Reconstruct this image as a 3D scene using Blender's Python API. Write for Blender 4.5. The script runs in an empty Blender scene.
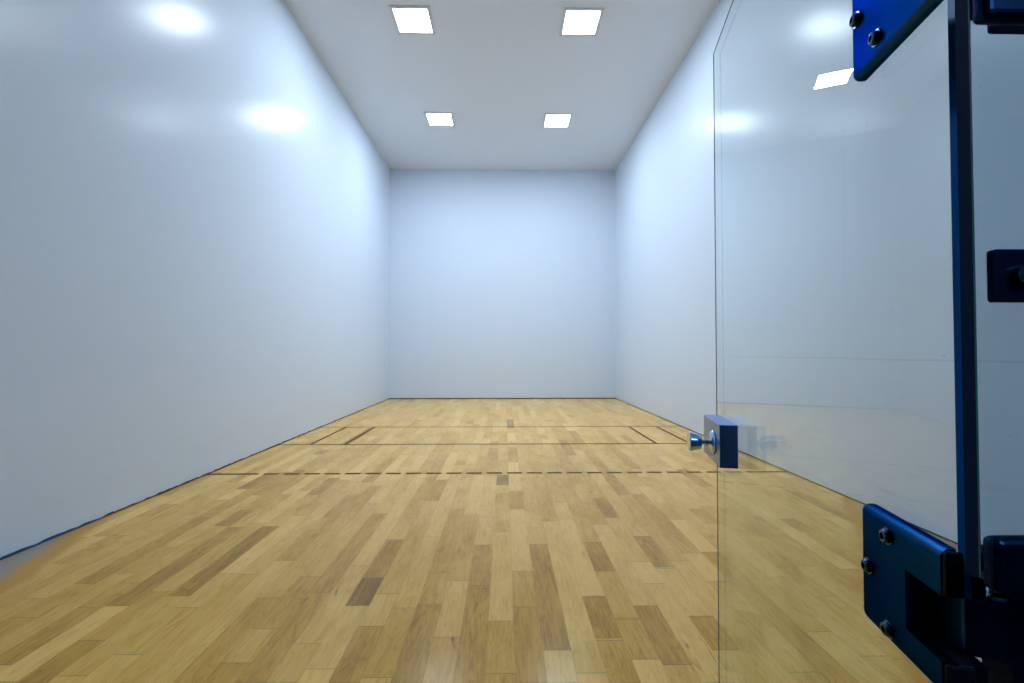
import bpy, bmesh, math, random
from mathutils import Vector, Matrix
random.seed(7)
S = bpy.context.scene
COL = S.collection
W2, D, HC = 3.05, 12.5, 6.18          # half width, front wall distance, ceiling height (m)
YB = 0.33                              # court face of the rear wall starts here (fixed glass plane)

# ------------------------------------------------------------------ helpers
def link(name, bm, mat, parent=None, smooth=False, bevel=0, seg=3):
    me = bpy.data.meshes.new(name); bm.normal_update(); bm.to_mesh(me); bm.free()
    o = bpy.data.objects.new(name, me); COL.objects.link(o)
    for m in (mat if isinstance(mat, (list, tuple)) else [mat]): me.materials.append(m)
    if smooth:
        for p in me.polygons: p.use_smooth = True
    if bevel:
        b = o.modifiers.new('bevel', 'BEVEL'); b.width = bevel; b.segments = seg; b.limit_method = 'ANGLE'; b.angle_limit = math.radians(40)
        b.harden_normals = False
    if parent: o.parent = parent
    return o
def tag(o, label, cat, group=None, kind=None):
    o['label'] = label; o['category'] = cat
    if group: o['group'] = group
    if kind: o['kind'] = kind
    return o
def empty(name, loc, rz=0):
    o = bpy.data.objects.new(name, None); o.empty_display_size = .05; o.location = loc; o.rotation_euler = (0, 0, rz); COL.objects.link(o); return o
def box(bm, x0, x1, y0, y1, z0, z1, mi=0):
    vs = [bm.verts.new((x, y, z)) for z in (z0, z1) for x, y in ((x0, y0), (x1, y0), (x1, y1), (x0, y1))]
    fs = []
    for q in ((3,2,1,0),(4,5,6,7),(0,1,5,4),(1,2,6,5),(2,3,7,6),(3,0,4,7)):
        f = bm.faces.new([vs[i] for i in q]); f.material_index = mi; fs.append(f)
    return fs
def prism(bm, pts, axis, a, b, mi=0, side_mi=None):
    """extrude polygon pts (2D) along axis from a to b"""
    def P(p, t):
        return {'x': (t, p[0], p[1]), 'y': (p[0], t, p[1]), 'z': (p[0], p[1], t)}[axis]
    A = [bm.verts.new(P(p, a)) for p in pts]; B = [bm.verts.new(P(p, b)) for p in pts]
    n = len(pts)
    f = bm.faces.new(A); f.material_index = mi
    f = bm.faces.new(B[::-1]); f.material_index = mi
    for i in range(n):
        f = bm.faces.new([A[i], B[i], B[(i+1) % n], A[(i+1) % n]]); f.material_index = mi if side_mi is None else side_mi
    bmesh.ops.recalc_face_normals(bm, faces=bm.faces[:])
def lathe(bm, prof, M, n=32):
    rings = []
    for r, h in prof:
        rings.append([bm.verts.new(M @ Vector((r*math.cos(2*math.pi*i/n), r*math.sin(2*math.pi*i/n), h))) for i in range(n)] if r > 1e-6 else [bm.verts.new(M @ Vector((0, 0, h)))])
    for a, b in zip(rings, rings[1:]):
        for i in range(n):
            j = (i+1) % n
            if len(a) == 1: bm.faces.new([a[0], b[i], b[j]])
            elif len(b) == 1: bm.faces.new([a[i], b[0], a[j]])
            else: bm.faces.new([a[i], b[i], b[j], a[j]])
    bmesh.ops.recalc_face_normals(bm, faces=bm.faces[:])
def rounded(pts, rads, seg=6):
    out = []; n = len(pts)
    for i, (p, r) in enumerate(zip(pts, rads)):
        if r == 0: out.append(tuple(p)); continue
        P = Vector(p); A = (Vector(pts[i-1])-P).normalized(); B = (Vector(pts[(i+1) % n])-P).normalized()
        s, e = P+A*r, P+B*r
        c = s+e-P
        for k in range(seg+1):
            t = k/seg*math.pi/2
            out.append(tuple(c + (s-c)*math.cos(t) + (e-c)*math.sin(t)))
    return out

# ------------------------------------------------------------------ node helpers
def new_mat(name):
    m = bpy.data.materials.new(name); m.use_nodes = True
    return m, m.node_tree.nodes, m.node_tree.links, m.node_tree.nodes['Principled BSDF']
def simple(name, col, rough=.5, metal=0, coat=0, noise=0, scale=40, spec=.5):
    m, N, L, b = new_mat(name)
    b.inputs['Base Color'].default_value = (*col, 1); b.inputs['Roughness'].default_value = rough; b.inputs['Metallic'].default_value = metal
    b.inputs['Coat Weight'].default_value = coat; b.inputs['Coat Roughness'].default_value = .1
    b.inputs['Specular IOR Level'].default_value = spec
    if noise:
        t = N.new('ShaderNodeTexNoise'); t.inputs['Scale'].default_value = scale; t.inputs['Detail'].default_value = 6
        c = N.new('ShaderNodeTexCoord'); L.new(c.outputs['Object'], t.inputs['Vector'])
        r = N.new('ShaderNodeMapRange'); r.inputs[3].default_value = rough-noise; r.inputs[4].default_value = rough+noise
        L.new(t.outputs[0], r.inputs[0]); L.new(r.outputs[0], b.inputs['Roughness'])
    return m
class G:                                # tiny expression builder for shader math
    def __init__(s, N, L): s.N, s.L = N, L
    def m(s, op, *a, clamp=False):
        n = s.N.new('ShaderNodeMath'); n.operation = op; n.use_clamp = clamp
        for i, v in enumerate(a):
            if isinstance(v, (int, float)): n.inputs[i].default_value = v
            else: s.L.new(v, n.inputs[i])
        return n.outputs[0]
    def mix(s, f, a, b, blend='MIX'):
        n = s.N.new('ShaderNodeMix'); n.data_type = 'RGBA'; n.blend_type = blend
        for k, v in ((0, f), (6, a), (7, b)):
            if isinstance(v, (int, float)): n.inputs[k].default_value = v
            elif isinstance(v, tuple): n.inputs[k].default_value = (*v, 1)
            else: s.L.new(v, n.inputs[k])
        return n.outputs[2]
    def rng(s, v, a, b, c=0., d=1., smooth=False):
        n = s.N.new('ShaderNodeMapRange'); n.interpolation_type = 'SMOOTHSTEP' if smooth else 'LINEAR'
        s.L.new(v, n.inputs[0])
        for i, x in zip((1, 2, 3, 4), (a, b, c, d)): n.inputs[i].default_value = x
        return n.outputs[0]
    def noise(s, vec, scale, detail=4, rough=.5, dist=0):
        n = s.N.new('ShaderNodeTexNoise'); n.inputs['Scale'].default_value = scale; n.inputs['Detail'].default_value = detail
        n.inputs['Roughness'].default_value = rough; n.inputs['Distortion'].default_value = dist
        s.L.new(vec, n.inputs['Vector']); return n.outputs[0]
    def vec(s, x, y, z):
        n = s.N.new('ShaderNodeCombineXYZ')
        for i, v in enumerate((x, y, z)):
            if isinstance(v, (int, float)): n.inputs[i].default_value = v
            else: s.L.new(v, n.inputs[i])
        return n.outputs[0]
    def pos(s):
        c = s.N.new('ShaderNodeNewGeometry'); x = s.N.new('ShaderNodeSeparateXYZ'); s.L.new(c.outputs['Position'], x.inputs[0])
        return c.outputs['Position'], x.outputs[0], x.outputs[1], x.outputs[2]

WALL = (.70, .80, .92)
def wall_material(name, seams=False, base=WALL, rough=.23, spec=.115):
    m, N, L, b = new_mat(name); g = G(N, L); P, X, Y, Z = g.pos()
    n1 = g.noise(P, .8, 3); n2 = g.noise(P, 30, 5)
    col = g.mix(g.m('MULTIPLY', n2, .02), base, tuple(c*.8 for c in base))
    if seams:
        # long faint joints between wall panels
        wob = g.m('MULTIPLY', g.m('SUBTRACT', g.noise(P, .5, 2), .5), .03)
        zz = g.m('ADD', Z, wob)
        def line(v, at, w=.006): return g.m('LESS_THAN', g.m('ABSOLUTE', g.m('SUBTRACT', v, at)), w)
        h = g.m('MULTIPLY', line(zz, 1.215), g.rng(Y, 6, 6.6, 1, 0))
        v1 = g.m('MULTIPLY', line(Y, 4.05, .004), g.m('GREATER_THAN', Z, 1.215))
        v2 = g.m('MULTIPLY', line(Y, 5.18, .006), g.m('LESS_THAN', Z, .5))
        s_ = g.m('MAXIMUM', h, g.m('MAXIMUM', g.m('MULTIPLY', v1, .5), v2))
        col = g.mix(g.m('MULTIPLY', s_, .18), col, (.16, .22, .28))
    # ball marks and scuffs low on the wall, stronger towards the back of the court
    sc = g.noise(g.vec(g.m('MULTIPLY', X, 1), g.m('MULTIPLY', Y, 1.6), g.m('MULTIPLY', Z, 7)), 2.2, 8, .68, .6)
    msk = g.m('MULTIPLY', g.rng(sc, .56, .74), g.m('MULTIPLY', g.rng(Z, .35, .95, 1, 0), g.rng(Y, 3.5, 9, 1, .15)))
    col = g.mix(g.m('MULTIPLY', msk, .35 if seams else .12), col, (.42, .46, .48))
    if seams:
        dots = N.new('ShaderNodeTexVoronoi'); dots.inputs['Scale'].default_value = 5; L.new(P, dots.inputs['Vector'])
        col = g.mix(g.m('MULTIPLY', g.m('LESS_THAN', dots.outputs['Distance'], .045), .35), col, (.3, .33, .36))
    L.new(col, b.inputs['Base Color'])
    b.inputs['Roughness'].default_value = rough
    b.inputs['Specular IOR Level'].default_value = spec
    bp = N.new('ShaderNodeBump'); bp.inputs['Strength'].default_value = .05; bp.inputs['Distance'].default_value = .002
    L.new(n2, bp.inputs['Height']); L.new(bp.outputs[0], b.inputs['Normal'])
    return m
M_wall = wall_material('court_wall_paint')
M_wall_r = wall_material('court_wall_paint_panelled', True)
M_wall_f = wall_material('front_wall_paint', rough=.42)
M_ceil = simple('ceiling_paint', (.74, .79, .84), .75, noise=.05, scale=3)
M_gap_shadow = simple('painted_gap_shadow', (.035, .03, .02), .7)  # shade of the gap under the walls, put into the colour
M_tape = simple('blue_edge_tape', (.01, .075, .19), .5)
M_line = simple('court_line_paint', (.085, .045, .006), .8, spec=.08)
M_white = simple('white_enamel', (.62, .66, .72), .45, noise=.04)
M_hw = simple('blue_black_anodised_metal', (.023, .064, .155), .30, 1.0, noise=.06, scale=90)
M_hw.node_tree.nodes['Principled BSDF'].inputs['Specular Tint'].default_value = (.10, .26, .48, 1)
M_hwd = simple('black_blue_metal', (.005, .02, .055), .35, .8, noise=.05, scale=90)
M_hwd.node_tree.nodes['Principled BSDF'].inputs['Specular Tint'].default_value = (.05, .18, .34, 1)
M_black = simple('black_rubber', (.003, .005, .010), .6, spec=.12)
M_bolt = simple('dark_steel_bolt', (.03, .09, .17), .25, 1.0, noise=.05, scale=200)
M_chrome = simple('polished_chrome', (.42, .62, .86), .06, 1.0)
M_block = simple('brushed_metal_lock_case', (.14, .27, .62), .30, 1.0)
M_corr = simple('corridor_wall_paint', (.035, .045, .06), .6)
M_corr_up = simple('corridor_blue_paint', (.005, .27, .75), .5)
M_corr_fl = simple('corridor_dark_carpet', (.035, .04, .05), .9)
M_corr_c = simple('corridor_ceiling_paint', (.3, .38, .46), .8)

def emission(name, col, st):
    m = bpy.data.materials.new(name); m.use_nodes = True; N = m.node_tree.nodes; N.clear()
    e = N.new('ShaderNodeEmission'); e.inputs[0].default_value = (*col, 1); e.inputs[1].default_value = st
    o = N.new('ShaderNodeOutputMaterial'); m.node_tree.links.new(e.outputs[0], o.inputs[0]); return m
M_lamp = emission('fluorescent_diffuser', (.74, .86, 1.0), 100)
M_lamp_added = emission('added_corridor_lamp', (.6, .8, 1.0), 24)

def glass(name, tint, boost=.62):
    """thin sheet glass: Fresnel mirror over a tinted see-through body"""
    m = bpy.data.materials.new(name); m.use_nodes = True; N = m.node_tree.nodes; L = m.node_tree.links; N.clear(); g = G(N, L)
    geo = N.new('ShaderNodeNewGeometry')
    d = N.new('ShaderNodeVectorMath'); d.operation = 'DOT_PRODUCT'; L.new(geo.outputs['Incoming'], d.inputs[0]); L.new(geo.outputs['Normal'], d.inputs[1])
    c = g.m('ABSOLUTE', d.outputs['Value'])
    r = g.m('MULTIPLY', g.m('ADD', g.m('MULTIPLY', g.m('POWER', g.m('SUBTRACT', 1.0, c), 5.0), .96), .04), boost)
    t = N.new('ShaderNodeBsdfTransparent'); t.inputs[0].default_value = (*tint, 1)
    gl = N.new('ShaderNodeBsdfGlossy'); gl.inputs['Roughness'].default_value = 0.0; gl.inputs['Color'].default_value = (1, 1, 1, 1)
    mx = N.new('ShaderNodeMixShader'); L.new(r, mx.inputs[0]); L.new(t.outputs[0], mx.inputs[1]); L.new(gl.outputs[0], mx.inputs[2])
    o = N.new('ShaderNodeOutputMaterial'); L.new(mx.outputs[0], o.inputs[0]); return m
M_glass = glass('tempered_door_glass', (.935, .965, .97))
M_glass2 = glass('tinted_fixed_glass', (.77, .865, .92), 1.5)
M_edge = simple('polished_glass_edge', (.005, .11, .33), .25, 0, spec=.2)
M_edge2 = simple('dark_glass_edge', (.002, .020, .070), .3, 0, spec=.04)
M_edge3 = simple('teal_glass_arris', (.0, .16, .20), .2, 0)

# ------------------------------------------------------------------ floor: one plane of maple boards, tone per board
def unproj(px, py):                     # floor point seen at a photo pixel (to read where the notable boards lie)
    w, p, f = .0165, .02, 465.
    F = Vector((math.sin(w)*math.cos(p), math.cos(w)*math.cos(p), math.sin(p))); R = Vector((math.cos(w), -math.sin(w), 0)); U = R.cross(F)
    d = F + R*((px-512)/f) - U*((py-341.5)/f)
    t = -1.285/d.z
    return .04+d.x*t, d.y*t
BW, BX = .121, -.036
known = [(110,606,528,.68),(176,596,527,.75),(0,665,608,.6),(76,584,518,.6),(222,526,510,.7),(30,683,641,.6),(59,676,597,.32),
 (355,605.5,578,1.0),(317,593,514,.55),(360,566,504,.08),(340.6,683,626.6,.6),(320,669,606,.15),(402,608,537,.22),(408,683,605,.62),
 (446,637,581,.18),(434,604,573,.42),(439,574,509,.48),(433,537,483,.1),(472,514,475,.05),(478,585.5,545,.55),(459,581,516,.38),
 (244,683,593,.55),(308,644,566,.25),(285,683,644,.25),(226,663,629,.3),(326,517,495,.5),(282,560.6,530,.5),(501.5,621,532,.1),
 (500,673.5,621,.38),(520.6,571,509,.08),(517,508,491,.5),(557,650,544,.62),(529,683,607,.55),(525,607,571,.38),(595,596,519,.05),
 (592,673,521,.12),(561.6,683,650,.12),(608.5,571,542,.65),(627.5,618,571,.32),(607,638,597,.66),(648,605.5,524,.12),(668.5,566.5,536,.62),
 (683,664.6,606,.65),(616,517.6,498,.62),(703.7,616,568,.15),(636,683,640,.5),(658,659,619,.48),(703.7,683,583,.2),(717,650,617,.55),
 (698,553,534,.5),(501.5,485,475,.8),(509.5,428,419.5,.85),(512,462,447,.55),(492,465,448,.55),(514,491,476,.08),(237,489,475,.8),
 (314,454.5,450,.6),(313,495,478,.65),(255,495,476,.55),(313,469.5,448,.45)]
rows = {}
for px, yn, yf, t in known:
    x, y0 = unproj(px, yn); _, y1 = unproj(px, yf)
    r = math.floor((x-BX)/BW)
    L_ = rows.setdefault(r, [])
    if all(y1 <= a+.05 or y0 >= b-.05 for a, b, _ in L_): L_.append((y0, y1, t))
    else:
        for k, (a, b, tt) in enumerate(L_):          # trim against a neighbour when they only touch a little
            if y0 < a < y1 and a-y0 > .25: y1 = a
            elif y0 < b < y1 and y1-b > .25: y0 = b
        if all(y1 <= a+.05 or y0 >= b-.05 for a, b, _ in L_): L_.append((y0, y1, t))
def make_floor():
    bm = bmesh.new(); uv = bm.loops.layers.uv.new('board')
    tl = bm.faces.layers.float.new('tone'); sl = bm.faces.layers.float.new('seed'); ll = bm.faces.layers.float.new('blen')
    y_lo, y_hi = YB-.02, D
    rA, rB = math.floor((-W2-BX)/BW), math.floor((W2-BX)/BW)
    def rtone(y):
        far = y > 5.5; t = random.gauss(.32, .075 if far else .13)
        if random.random() < (.03 if far else .09): t += random.uniform(.12, .35)
        if random.random() < .2: t -= .12
        return min(.95, max(.02, t))
    for r in range(rA, rB+1):
        x0, x1 = max(-W2, BX+r*BW), min(W2, BX+(r+1)*BW)
        fixed = sorted((max(a, y_lo), min(b, y_hi), t) for a, b, t in rows.get(r, []) if b > y_lo)
        segs = []; y = y_lo
        for a, b, t in fixed+[(y_hi, y_hi, 0)]:
            if a < y: a = y
            while a-y > 1e-4:
                ln = random.choice((.28, .4, .55, .7, .9, 1.15, 1.4))*random.uniform(.85, 1.15)
                e = y+ln
                if a-e < .22: e = a
                segs.append((y, min(e, a), rtone(y))); y = min(e, a)
            if b > y: segs.append((y, b, t)); y = b
        for a, b, t in segs:
            vs = [bm.verts.new(p) for p in ((x0, a, 0), (x1, a, 0), (x1, b, 0), (x0, b, 0))]
            f = bm.faces.new(vs); f[tl] = t; f[sl] = random.random()*100; f[ll] = b-a
            for l, q in zip(f.loops, ((0, 0), (1, 0), (1, 1), (0, 1))): l[uv].uv = q
    bmesh.ops.remove_doubles(bm, verts=bm.verts[:], dist=1e-5)
    # body below the boards
    box(bm, -W2, W2, y_lo, y_hi, -.06, -.002)
    return bm
def floor_material():
    m, N, L, b = new_mat('maple_board_floor'); g = G(N, L); P, X, Y, Z = g.pos()
    def at(n):
        a = N.new('ShaderNodeAttribute'); a.attribute_name = n; return a.outputs['Fac']
    tone, seed, blen = at('tone'), at('seed'), at('blen')
    u = N.new('ShaderNodeUVMap'); u.uv_map = 'board'; sx = N.new('ShaderNodeSeparateXYZ'); L.new(u.outputs[0], sx.inputs[0])
    U, V = sx.outputs[0], sx.outputs[1]
    eu = g.m('MULTIPLY', g.m('MINIMUM', U, g.m('SUBTRACT', 1, U)), BW)
    ev = g.m('MULTIPLY', g.m('MINIMUM', V, g.m('SUBTRACT', 1, V)), blen)
    so = g.m('MULTIPLY', seed, 3.7)
    grain = g.noise(g.vec(g.m('MULTIPLY', X, 30), g.m('MULTIPLY', Y, 2.2), so), 1.6, 6, .62, 1.2)
    fine = g.noise(g.vec(g.m('MULTIPLY', X, 130), g.m('MULTIPLY', Y, 7), so), 2, 4, .6, .2)
    blotch = g.noise(g.vec(g.m('MULTIPLY', X, 5), g.m('MULTIPLY', Y, 2.0), so), 1.3, 4, .6, .5)
    # cathedral rings
    wv = g.noise(g.vec(g.m('MULTIPLY', X, 7), g.m('MULTIPLY', Y, 1.1), so), 1.0, 2, .5, .4)
    ring = g.m('ABSOLUTE', g.m('SUBTRACT', g.m('FRACT', g.m('MULTIPLY', wv, 16)), .5))
    ringm = g.rng(ring, 0, .13, 1, 0)
    light, mid, dark = (1.0, .625, .170), (.73, .395, .064), (.33, .160, .015)
    t = g.m('ADD', tone, g.m('MULTIPLY', g.m('SUBTRACT', blotch, .5), .7))
    t = g.m('ADD', t, g.m('MULTIPLY', g.m('SUBTRACT', grain, .5), .85))
    t = g.m('ADD', t, g.m('MULTIPLY', g.m('SUBTRACT', fine, .5), .5))
    t = g.m('ADD', t, g.m('MULTIPLY', ringm, .17), clamp=True)
    cr = N.new('ShaderNodeValToRGB'); L.new(t, cr.inputs[0]); e = cr.color_ramp.elements
    e[0].position = 0; e[0].color = (*light, 1); e[1].position = 1; e[1].color = (*dark, 1); k = e.new(.5); k.color = (*mid, 1)
    col = cr.outputs[0]
    # mineral streaks and knots
    st = g.noise(g.vec(g.m('MULTIPLY', X, 42), g.m('MULTIPLY', Y, 5), g.m('ADD', so, 9)), 1, 3, .5, .8)
    gate = g.rng(g.noise(g.vec(g.m('MULTIPLY', X, 4), g.m('MULTIPLY', Y, 2.2), g.m('ADD', so, 30)), 1, 1), .58, .66)
    col = g.mix(g.m('MULTIPLY', g.m('MULTIPLY', g.rng(st, .62, .72), gate), .7), col, (.14, .075, .018))
    # seams
    seam = g.m('MAXIMUM', g.m('MULTIPLY', g.rng(eu, .0004, .0014, 1, 0), .45), g.m('MULTIPLY', g.rng(ev, .0008, .003, 1, 0), .75))
    col = g.mix(g.m('MULTIPLY', seam, .8), col, (.10, .06, .02))
    # grey strip with an amber varnish border beside each side wall near the rear
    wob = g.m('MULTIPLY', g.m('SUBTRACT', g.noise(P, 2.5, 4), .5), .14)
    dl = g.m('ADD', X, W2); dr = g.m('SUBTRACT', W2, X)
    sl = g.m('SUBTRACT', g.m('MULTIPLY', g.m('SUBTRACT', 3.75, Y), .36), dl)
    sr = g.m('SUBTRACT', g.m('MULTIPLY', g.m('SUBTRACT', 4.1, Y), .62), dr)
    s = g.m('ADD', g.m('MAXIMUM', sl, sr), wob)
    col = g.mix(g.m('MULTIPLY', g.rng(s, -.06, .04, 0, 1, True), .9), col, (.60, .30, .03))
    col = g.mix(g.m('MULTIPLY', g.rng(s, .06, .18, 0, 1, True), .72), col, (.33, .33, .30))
    L.new(col, b.inputs['Base Color'])
    L.new(g.m('ADD', g.rng(fine, .3, .7, .19, .25), 0), b.inputs['Roughness'])
    b.inputs['Specular IOR Level'].default_value = .2
    bp = N.new('ShaderNodeBump'); bp.inputs['Strength'].default_value = .25; bp.inputs['Distance'].default_value = .001
    L.new(g.m('SUBTRACT', g.m('MULTIPLY', grain, .3), seam), bp.inputs['Height']); L.new(bp.outputs[0], b.inputs['Normal'])
    return m
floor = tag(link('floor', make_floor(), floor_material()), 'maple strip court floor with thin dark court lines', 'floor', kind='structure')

# court lines: thin paint films on the boards, parts of the floor
def strip(name, rects):
    bm = bmesh.new()
    for x0, x1, y0, y1 in rects: box(bm, x0, x1, y0, y1, -.0005, .0008)
    return link(name, bm, M_line, floor)
ys, yt, yr = D-4.60, D-6.06, D-7.58
strip('service_line', [(-W2, W2, ys-.019, ys+.019)])
strip('short_line', [(-W2, W2, yt-.022, yt+.022)])
dash = [(-W2, -W2+.53, yr-.025, yr+.025)]
x = -W2+.58
while x < W2-.62: dash.append((x, x+.158, yr-.025, yr+.025)); x += .2115
dash.append((x, W2, yr-.025, yr+.025))
strip('dashed_receiving_line', dash)
for x in (-W2+.43, -W2+.90, W2-.90, W2-.43): strip('service_box_line', [(x-.019, x+.019, yt, ys)])

# ------------------------------------------------------------------ room shell
def wall(name, b, mat, label, cat='wall'):
    bm = bmesh.new(); box(bm, *b); return tag(link(name, bm, mat), label, cat, kind='structure')
T = .2
wall('wall_left', (-W2-T, -W2, YB, D+T, -.06, HC+T), M_wall, 'tall glossy pale blue-white side wall on the left of the court')
wall('wall_right', (W2, W2+T, YB, D+T, -.06, HC+T), M_wall_r, 'tall panelled pale blue-white side wall on the right, partly behind the glass door')
wall('wall_front', (-W2, W2, D, D+T, -.06, HC+T), M_wall_f, 'pale blue-white front wall at the far end of the court')
wall('ceiling', (-W2, W2, YB, D, HC, HC+T), M_ceil, 'flat pale grey court ceiling with four square lights', 'ceiling')
# rear wall with the doorway the camera looks through
DH, GX0 = 2.134, .412
bm = bmesh.new()
box(bm, -W2, -.53, YB, YB+.06, 0, HC); box(bm, 1.34, W2, YB, YB+.06, 0, HC); box(bm, -.53, 1.34, YB, YB+.06, DH+.02, HC)
tag(link('wall_rear', bm, M_wall_f), 'pale rear wall around the glass doorway of the court', 'wall', kind='structure')
# foot of the walls: dark strips painted as the gap shadow, and blue tape
def trim(name, b, mat, label):
    bm = bmesh.new(); n = 60
    box(bm, *b); return tag(link(name, bm, mat), label, 'trim', kind='structure')
trim('gap_shadow_front', (-W2, W2, D-.006, D, 0, .022), M_gap_shadow, 'thin dark strip painted as the gap shadow along the foot of the front wall')
trim('gap_shadow_right', (W2-.004, W2, YB+.06, D-.006, 0, .010), M_gap_shadow, 'thin dark strip painted as the gap shadow along the foot of the right wall')
def ragged(name, y0, y1, mat, label, h):
    bm = bmesh.new(); n = int((y1-y0)/.05); rr = random.Random(3); tops = []
    for i in range(n+1):
        y = y0+(y1-y0)*i/n; tops.append((y, h*(.6+.8*rr.random())))
    pts = [(y0, 0), (y1, 0)]+tops[::-1]
    prism(bm, pts, 'x', -W2, -W2+.004)
    return tag(link(name, bm, mat), label, 'trim', kind='structure')
ragged('gap_shadow_left', 3.75, D-.006, M_gap_shadow, 'thin dark uneven strip painted as the gap shadow along the foot of the left wall', .012)
ragged('trim_1', YB+.06, 3.75, M_tape, 'torn blue tape along the foot of the left wall near the doorway', .014)

# corridor behind the doorway (only met in reflections)
CY, CH, CW = -2.0, 2.7, 4.6
wall('wall_corridor_lower', (-CW, CW, CY-.1, CY, 0, 1.80), M_corr, 'grey lower part of the corridor wall')
wall('wall_corridor_upper', (-CW, CW, CY-.1, CY, 1.80, CH), M_corr_up, 'blue upper part of the corridor wall')
wall('wall_corridor_left', (-CW-.1, -CW, CY-.1, YB, 0, CH), M_corr, 'grey end wall of the corridor on the left')
wall('wall_corridor_right', (CW, CW+.1, CY-.1, YB, 0, CH), M_corr, 'grey end wall of the corridor on the right')
wall('floor_corridor', (-CW, CW, CY, YB-.02, -.06, 0), M_corr_fl, 'dark carpet of the corridor', 'floor')
wall('ceiling_corridor', (-CW, CW, CY, YB, CH, CH+.1), M_corr_c, 'corridor ceiling', 'ceiling')

# ------------------------------------------------------------------ ceiling lights
def ceiling_light(x, y, label):
    t = empty('ceiling_light', (x, y, HC)); tag(t, label, 'ceiling light', 'square ceiling lights over the court')
    bm = bmesh.new(); o, i, h = .292, .243, -.016
    for r in ((-o, o, -o, -i), (-o, o, i, o), (-o, -i, -i, i), (i, o, -i, i)): box(bm, r[0], r[1], r[2], r[3], h, 0)
    link('frame', bm, M_white, t)
    bm = bmesh.new(); box(bm, -i, i, -i, i, -.011, -.003); link('diffuser', bm, M_lamp, t)
    return t
ceiling_light(-1.31, 6.81, 'square glowing ceiling light, nearer one on the left side')
ceiling_light(1.18, 6.81, 'square glowing ceiling light, nearer one on the right side')
ceiling_light(-1.32, 9.75, 'square glowing ceiling light, farther one on the left side by the front wall')
ceiling_light(1.16, 9.77, 'square glowing ceiling light, farther one on the right side by the front wall')
t = empty('ceiling_light', (1.3, -1.1, CH)); tag(t, 'unseen square light added in the corridor for its reflections', 'ceiling light')  # added lamp, out of view, brightens the corridor mirrored in glass and metal
bm = bmesh.new(); box(bm, -.33, .33, -.33, .33, -.03, 0); link('frame', bm, M_white, t)
bm = bmesh.new(); box(bm, -.29, .29, -.29, .29, -.036, -.03); link('diffuser', bm, M_lamp_added, t)

# ------------------------------------------------------------------ glass door (frame: x' = into door along u, y' = normal towards left, z)
a = math.radians(12.3)
A0 = Vector((.4427, .410, 0)); DW, GT = .915, .010
# local axes: x' = u (along the door), y' = n; u = (sin a, cos a), n = (-cos a, sin a)  -> rotation about z by (90deg - a)
door = empty('door_1', A0, math.pi/2-a)
tag(door, 'frameless clear glass door swung open into the court', 'door', kind='structure')
def slab(bm, pts, y0, y1, edge=lambda c: 1):
    prism(bm, pts, 'y', y0, y1, 0, 1)
    for f in bm.faces:
        if f.material_index == 1: f.material_index = edge(f.calc_center_median())
bm = bmesh.new()
dp = [(0, .012), (DW, .012), (DW, DH), (0, DH)]
for z in (2.707, None):
    q = [(0, 1.066), (.053, 1.066), (.053, 1.007), (0, 1.007)]
    dp += [(u_, 2.715-z_) for u_, z_ in q[::-1]] if z else q
slab(bm, dp, -GT, 0, lambda c: 0 if c.x > .06 or c.z > DH-.01 or c.z < .02 else 1 if c.x < .001 else 2)
glass_o = link('glass_panel', bm, [M_glass, M_edge, M_black], door)
for nm, b_ in (('edge_arris', (DW-.0001, DW+.0005, -.0022, .0004, .012, DH)), ('edge_arris', (0, DW, -.0022, .0004, DH-.0001, DH+.0008))):
    bm = bmesh.new(); box(bm, *b_); link(nm, bm, M_edge2, glass_o)

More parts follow.
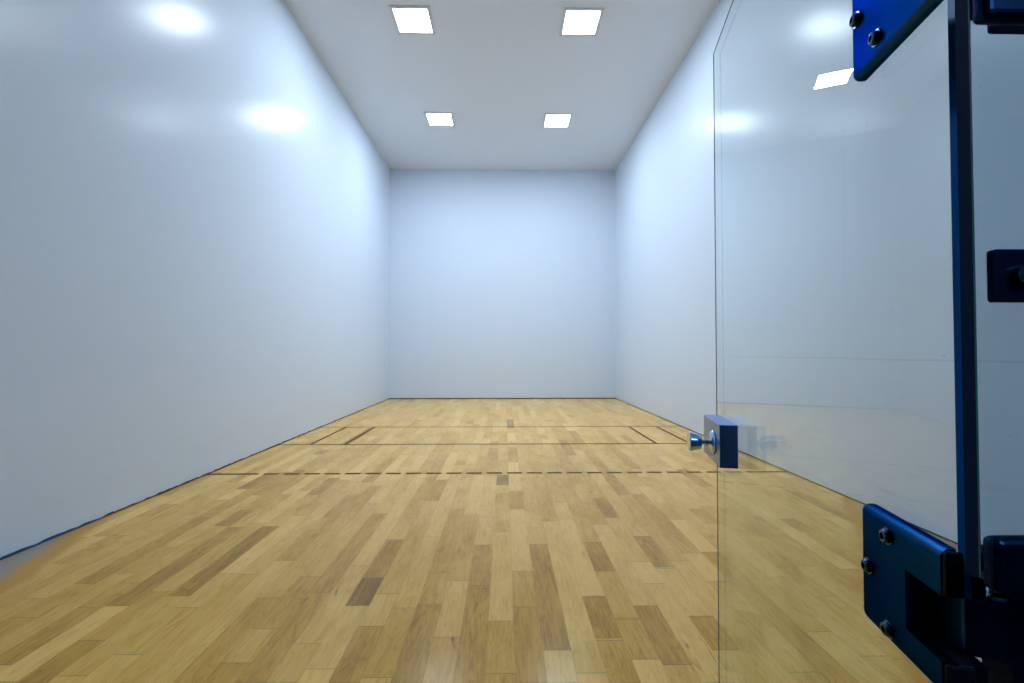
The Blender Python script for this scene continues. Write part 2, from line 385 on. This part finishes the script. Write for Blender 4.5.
def bolt(parent, x, z, y0, s=1, name='bolt', mat=None):
    bm = bmesh.new(); Mx = Matrix.Translation((x, y0, z)) @ Matrix.Rotation(-math.pi/2, 4, 'X')
    r = .0072*s
    lathe(bm, [(0, 0), (r*1.25, 0), (r*1.25, .0012), (r, .0014), (r, .0035), (r*.85, .0056*s), (r*.55, .0064*s), (r*.5, .0064*s), (r*.5, .003*s), (0, .003*s)], Mx, 24)
    o = link(name, bm, mat or M_bolt, parent, smooth=False)
    # pin in the socket (security head)
    return o
def hinge_plate(zf, flip):
    """square patch plate with a knuckle notch, on the door glass; zf maps 0..0.132 from the lug side"""
    P0 = .975
    def Z(z): return z if not flip else 2.715-z
    kx = 1.065 if flip else 1.02
    outer = rounded([(.002, .975), (.1345, .975), (.1345, 1.108), (.002, 1.108)], [0, .010, .010, 0])
    notch = [(.002, 1.066), (.053, 1.066), (.053, 1.007), (.002, 1.007)]
    no = len(outer)
    def lay(ins):                       # the outline, its outer rim pulled in by ins
        c = []
        for x, z in outer:
            zc = z-ins if z > 1.10 else z+ins if z < .983 else z
            xc = x
            if x > .12: xc = .1245+(x-.1245)*(1-ins/.010) if ins < .010 else .1245; zc = (1.098+(z-1.098)*(1-ins/.010)) if z > 1.098 else (.985+(z-.985)*(1-ins/.010)) if z < .985 else z
            c.append((xc, zc))
        return c+notch
    bm = bmesh.new(); rings = []
    R_ = .0085
    for k in range(-1, 7):
        tt = max(k, 0)/6*math.pi/2
        ins = R_*(1-math.cos(tt)); yy = 0 if k < 0 else .0125-R_+R_*math.sin(tt)
        rings.append([bm.verts.new((x*kx if x > .06 else x, yy, Z(z))) for x, z in lay(ins)])
    for r0, r1 in zip(rings, rings[1:]):
        for i in range(len(r0)):
            j = (i+1) % len(r0); bm.faces.new([r0[i], r0[j], r1[j], r1[i]])
    bm.faces.new(rings[0][::-1]); bm.faces.new(rings[-1]); bmesh.ops.recalc_face_normals(bm, faces=bm.faces[:])
    p = link('hinge_plate', bm, M_hw, door)
    for f in p.data.polygons: f.use_smooth = True
    p.modifiers.new('es', 'EDGE_SPLIT').split_angle = math.radians(35)
    # backing frame around the notch on the far face of the glass
    pts = [(.002, .992), (.075, .992), (.075, 1.085), (.002, 1.085), (.002, 1.066), (.053, 1.066), (.053, 1.007), (.002, 1.007)]
    bm = bmesh.new(); prism(bm, [(x, Z(z)) for x, z in pts], 'y', -GT-.012, -GT)
    link('hinge_backing_plate', bm, M_black, p)
    p['label'] = 'blue-black square metal plate with a notch, ' + ('upper hinge' if flip else 'lower hinge')
    # end noses closing over the glass edge
    for z0, z1 in ((1.066, 1.107), (.975, 1.007)):
        a_, b_ = sorted((Z(z0), Z(z1)))
        prof = [(.0117, a_), (.0117, b_), (-.0095, b_), (-.0095, a_)]
        bm = bmesh.new(); box(bm, -.0035, .0018, -.003 if z0 > 1 or flip else -.0102, .0115, a_+.0005, b_-.0005)
        link('edge_clip', bm, M_black, p, bevel=.0015, seg=2)
    for x, z in ((.079, 1.088), (.116, 1.040), (.079, .990)):
        bolt(p, x*kx+(.003 if flip else 0), Z(z)+(.002 if flip else 0), .0124)
    return p
hinge_plate(0, False); hinge_plate(0, True)

# lock case near the free edge, with its pull knob
bm = bmesh.new(); box(bm, .698, .878, 0, .041, 1.007, 1.109)
case = link('lock_case', bm, M_block, door, bevel=.0012, seg=2); case['label'] = 'polished metal lock case'
bm = bmesh.new(); Mx = Matrix.Translation((.765, .041, 1.055)) @ Matrix.Rotation(-math.pi/2, 4, 'X')
lathe(bm, [(0, 0), (.031, 0), (.031, .002), (.028, .005), (.010, .008), (0, .008)], Mx, 40); link('rosette', bm, M_chrome, case, smooth=True)
bm = bmesh.new()
lathe(bm, [(0, .007), (.0065, .007), (.0065, .014), (.0085, .015), (.0085, .018), (.0065, .019), (.0065, .027), (.0150, .029), (.0185, .031), (.0245, .054), (.0245, .057), (.022, .059), (0, .059)], Mx, 40)
k = link('knob', bm, M_chrome, case, smooth=True); k['label'] = 'flared chrome knob'
e = k.modifiers.new('es', 'EDGE_SPLIT'); e.split_angle = math.radians(35)

# ------------------------------------------------------------------ fixed glass beside the door, notched at each hinge
GY = .36
pane = empty('window_1', (GX0, GY, 0)); tag(pane, 'fixed clear glass panel at the right edge beside the open door', 'window', kind='structure')
GT2 = .0125
W_ = .925
pts = [(0, .012), (W_, .012), (W_, DH), (0, DH), (0, 1.735), (.075, 1.735), (.075, 1.60), (0, 1.60), (0, 1.107), (.075, 1.107), (.075, .970), (0, .970)]
bm = bmesh.new(); prism(bm, pts, 'y', 0, GT2, 0, 1)
link('glass_panel', bm, [M_glass2, M_edge2], pane)
bm = bmesh.new(); box(bm, -.0006, 0, .0, .0012, 1.108, 1.599); link('edge_arris', bm, M_edge3, pane)

def pivot_hinge(flip, label):
    def Z(z): return z if not flip else 2.707-z
    t = empty('pivot_hinge', (0, 0, 0)); t.location = (.47, .40, Z(1.036))
    tag(t, label, 'hinge', 'pivot hinges carrying the glass door')
    o = Vector((.47, .40, Z(1.036)))
    def put(name, bm, mat, bevel=0, seg=3):
        bmesh.ops.translate(bm, vec=-o, verts=bm.verts[:]); bmesh.ops.recalc_face_normals(bm, faces=bm.faces[:]); return link(name, bm, mat, t, bevel=bevel, seg=seg)
    u = Vector((math.sin(a), math.cos(a))); n = Vector((-math.cos(a), math.sin(a))); A2 = Vector((A0.x, A0.y))
    def P(uu, nn): q = A2+u*uu+n*nn; return (q.x, q.y)
    # knuckle body
    z0, z1 = sorted((Z(1.009), Z(1.061)))
    pts = [P(.051, -.0125), P(.0142, -.0125), P(.0038, -.0371), P(.009, -.085), P(.051, -.090)]
    bm = bmesh.new(); prism(bm, pts, 'z', z0, z1); put('knuckle', bm, M_hw, .0025, 3)
    z0, z1 = sorted((Z(.945), Z(1.0085)))
    bm = bmesh.new(); prism(bm, [P(.046, -.046), P(.008, -.046), P(.010, -.080), P(.046, -.085)], 'z', z0, z1); put('boss', bm, M_hwd, .002, 2)
    # clamp on the fixed glass, front and back jaws
    z0, z1 = sorted((Z(1.101), Z(1.143)))
    if flip: z0, z1 = 1.542, 1.604
    bm = bmesh.new(); box(bm, GX0-.002, .60, .346, GY, z0, z1); j = put('front_jaw', bm, M_hwd, .006, 4)
    bm = bmesh.new(); box(bm, GX0+.036, .60, GY+GT2, .385, z0+(.035 if flip else 0), z1-(0 if flip else .018)); put('rear_jaw', bm, M_hwd, .004, 3)
    # tongue and pin down to the knuckle
    z0, z1 = sorted((Z(1.085), Z(1.101)))
    bm = bmesh.new(); box(bm, .474, .52, .365, .44, z0, z1); put('tongue', bm, M_hwd, .002, 2)
    zz = sorted((Z(1.061), Z(1.085)))
    c = P(.022, -.040)
    bm = bmesh.new(); lathe(bm, [(0, 0), (.013, 0), (.013, .004), (.008, .006), (.008, zz[1]-zz[0]), (0, zz[1]-zz[0])], Matrix.Translation((c[0], c[1], zz[0])), 24)
    put('pin', bm, M_chrome)
    # side post that joins the jaws and the knuckle on the fixed side
    z0, z1 = sorted((Z(.975), Z(1.101)))
    bm = bmesh.new(); box(bm, .530, .60, .345, .46, z0, z1); put('body', bm, M_hwd, .004, 3)
    return t
pivot_hinge(False, 'blue-black pivot hinge block at the lower right, under the fixed glass')
pivot_hinge(True, 'blue-black pivot hinge block at the upper right, above the fixed glass')

# square bolt plate on the fixed glass between the two hinges
bp = empty('bolt_plate', (.4410, GY, 1.3435)); tag(bp, 'small square black plate with a central bolt on the fixed glass', 'bolt plate')
bm = bmesh.new(); s = .0207; prism(bm, rounded([(-s, -s), (s, -s), (s, s), (-s, s)], [.003]*4), 'y', -.0068, 0)
link('plate', bm, M_hwd, bp, bevel=.0012, seg=3)
bm = bmesh.new(); Mx = Matrix.Translation((0, -.0068, 0)) @ Matrix.Rotation(math.pi/2, 4, 'X')
lathe(bm, [(0, 0), (.0078, 0), (.0078, .005), (.0066, .008), (.0038, .0085), (.003, .006), (0, .006)], Mx, 24); link('bolt', bm, M_bolt, bp)

# ------------------------------------------------------------------ camera, world, colour
cam = bpy.data.cameras.new('camera'); co = bpy.data.objects.new('camera', cam); COL.objects.link(co); S.camera = co
cam.sensor_width = 36; cam.lens = 465/1024*36; cam.clip_start = .02; cam.clip_end = 100
co.location = (.04, 0, 1.285); co.rotation_euler = (math.pi/2+.02, 0, -.0165)
w = bpy.data.worlds.new('world'); S.world = w; w.use_nodes = True
w.node_tree.nodes['Background'].inputs[0].default_value = (.02, .03, .04, 1); w.node_tree.nodes['Background'].inputs[1].default_value = .3
S.view_settings.view_transform = 'Standard'; S.view_settings.look = 'None'; S.view_settings.gamma = 1; S.view_settings.use_curve_mapping = False
S.view_settings.exposure = 0
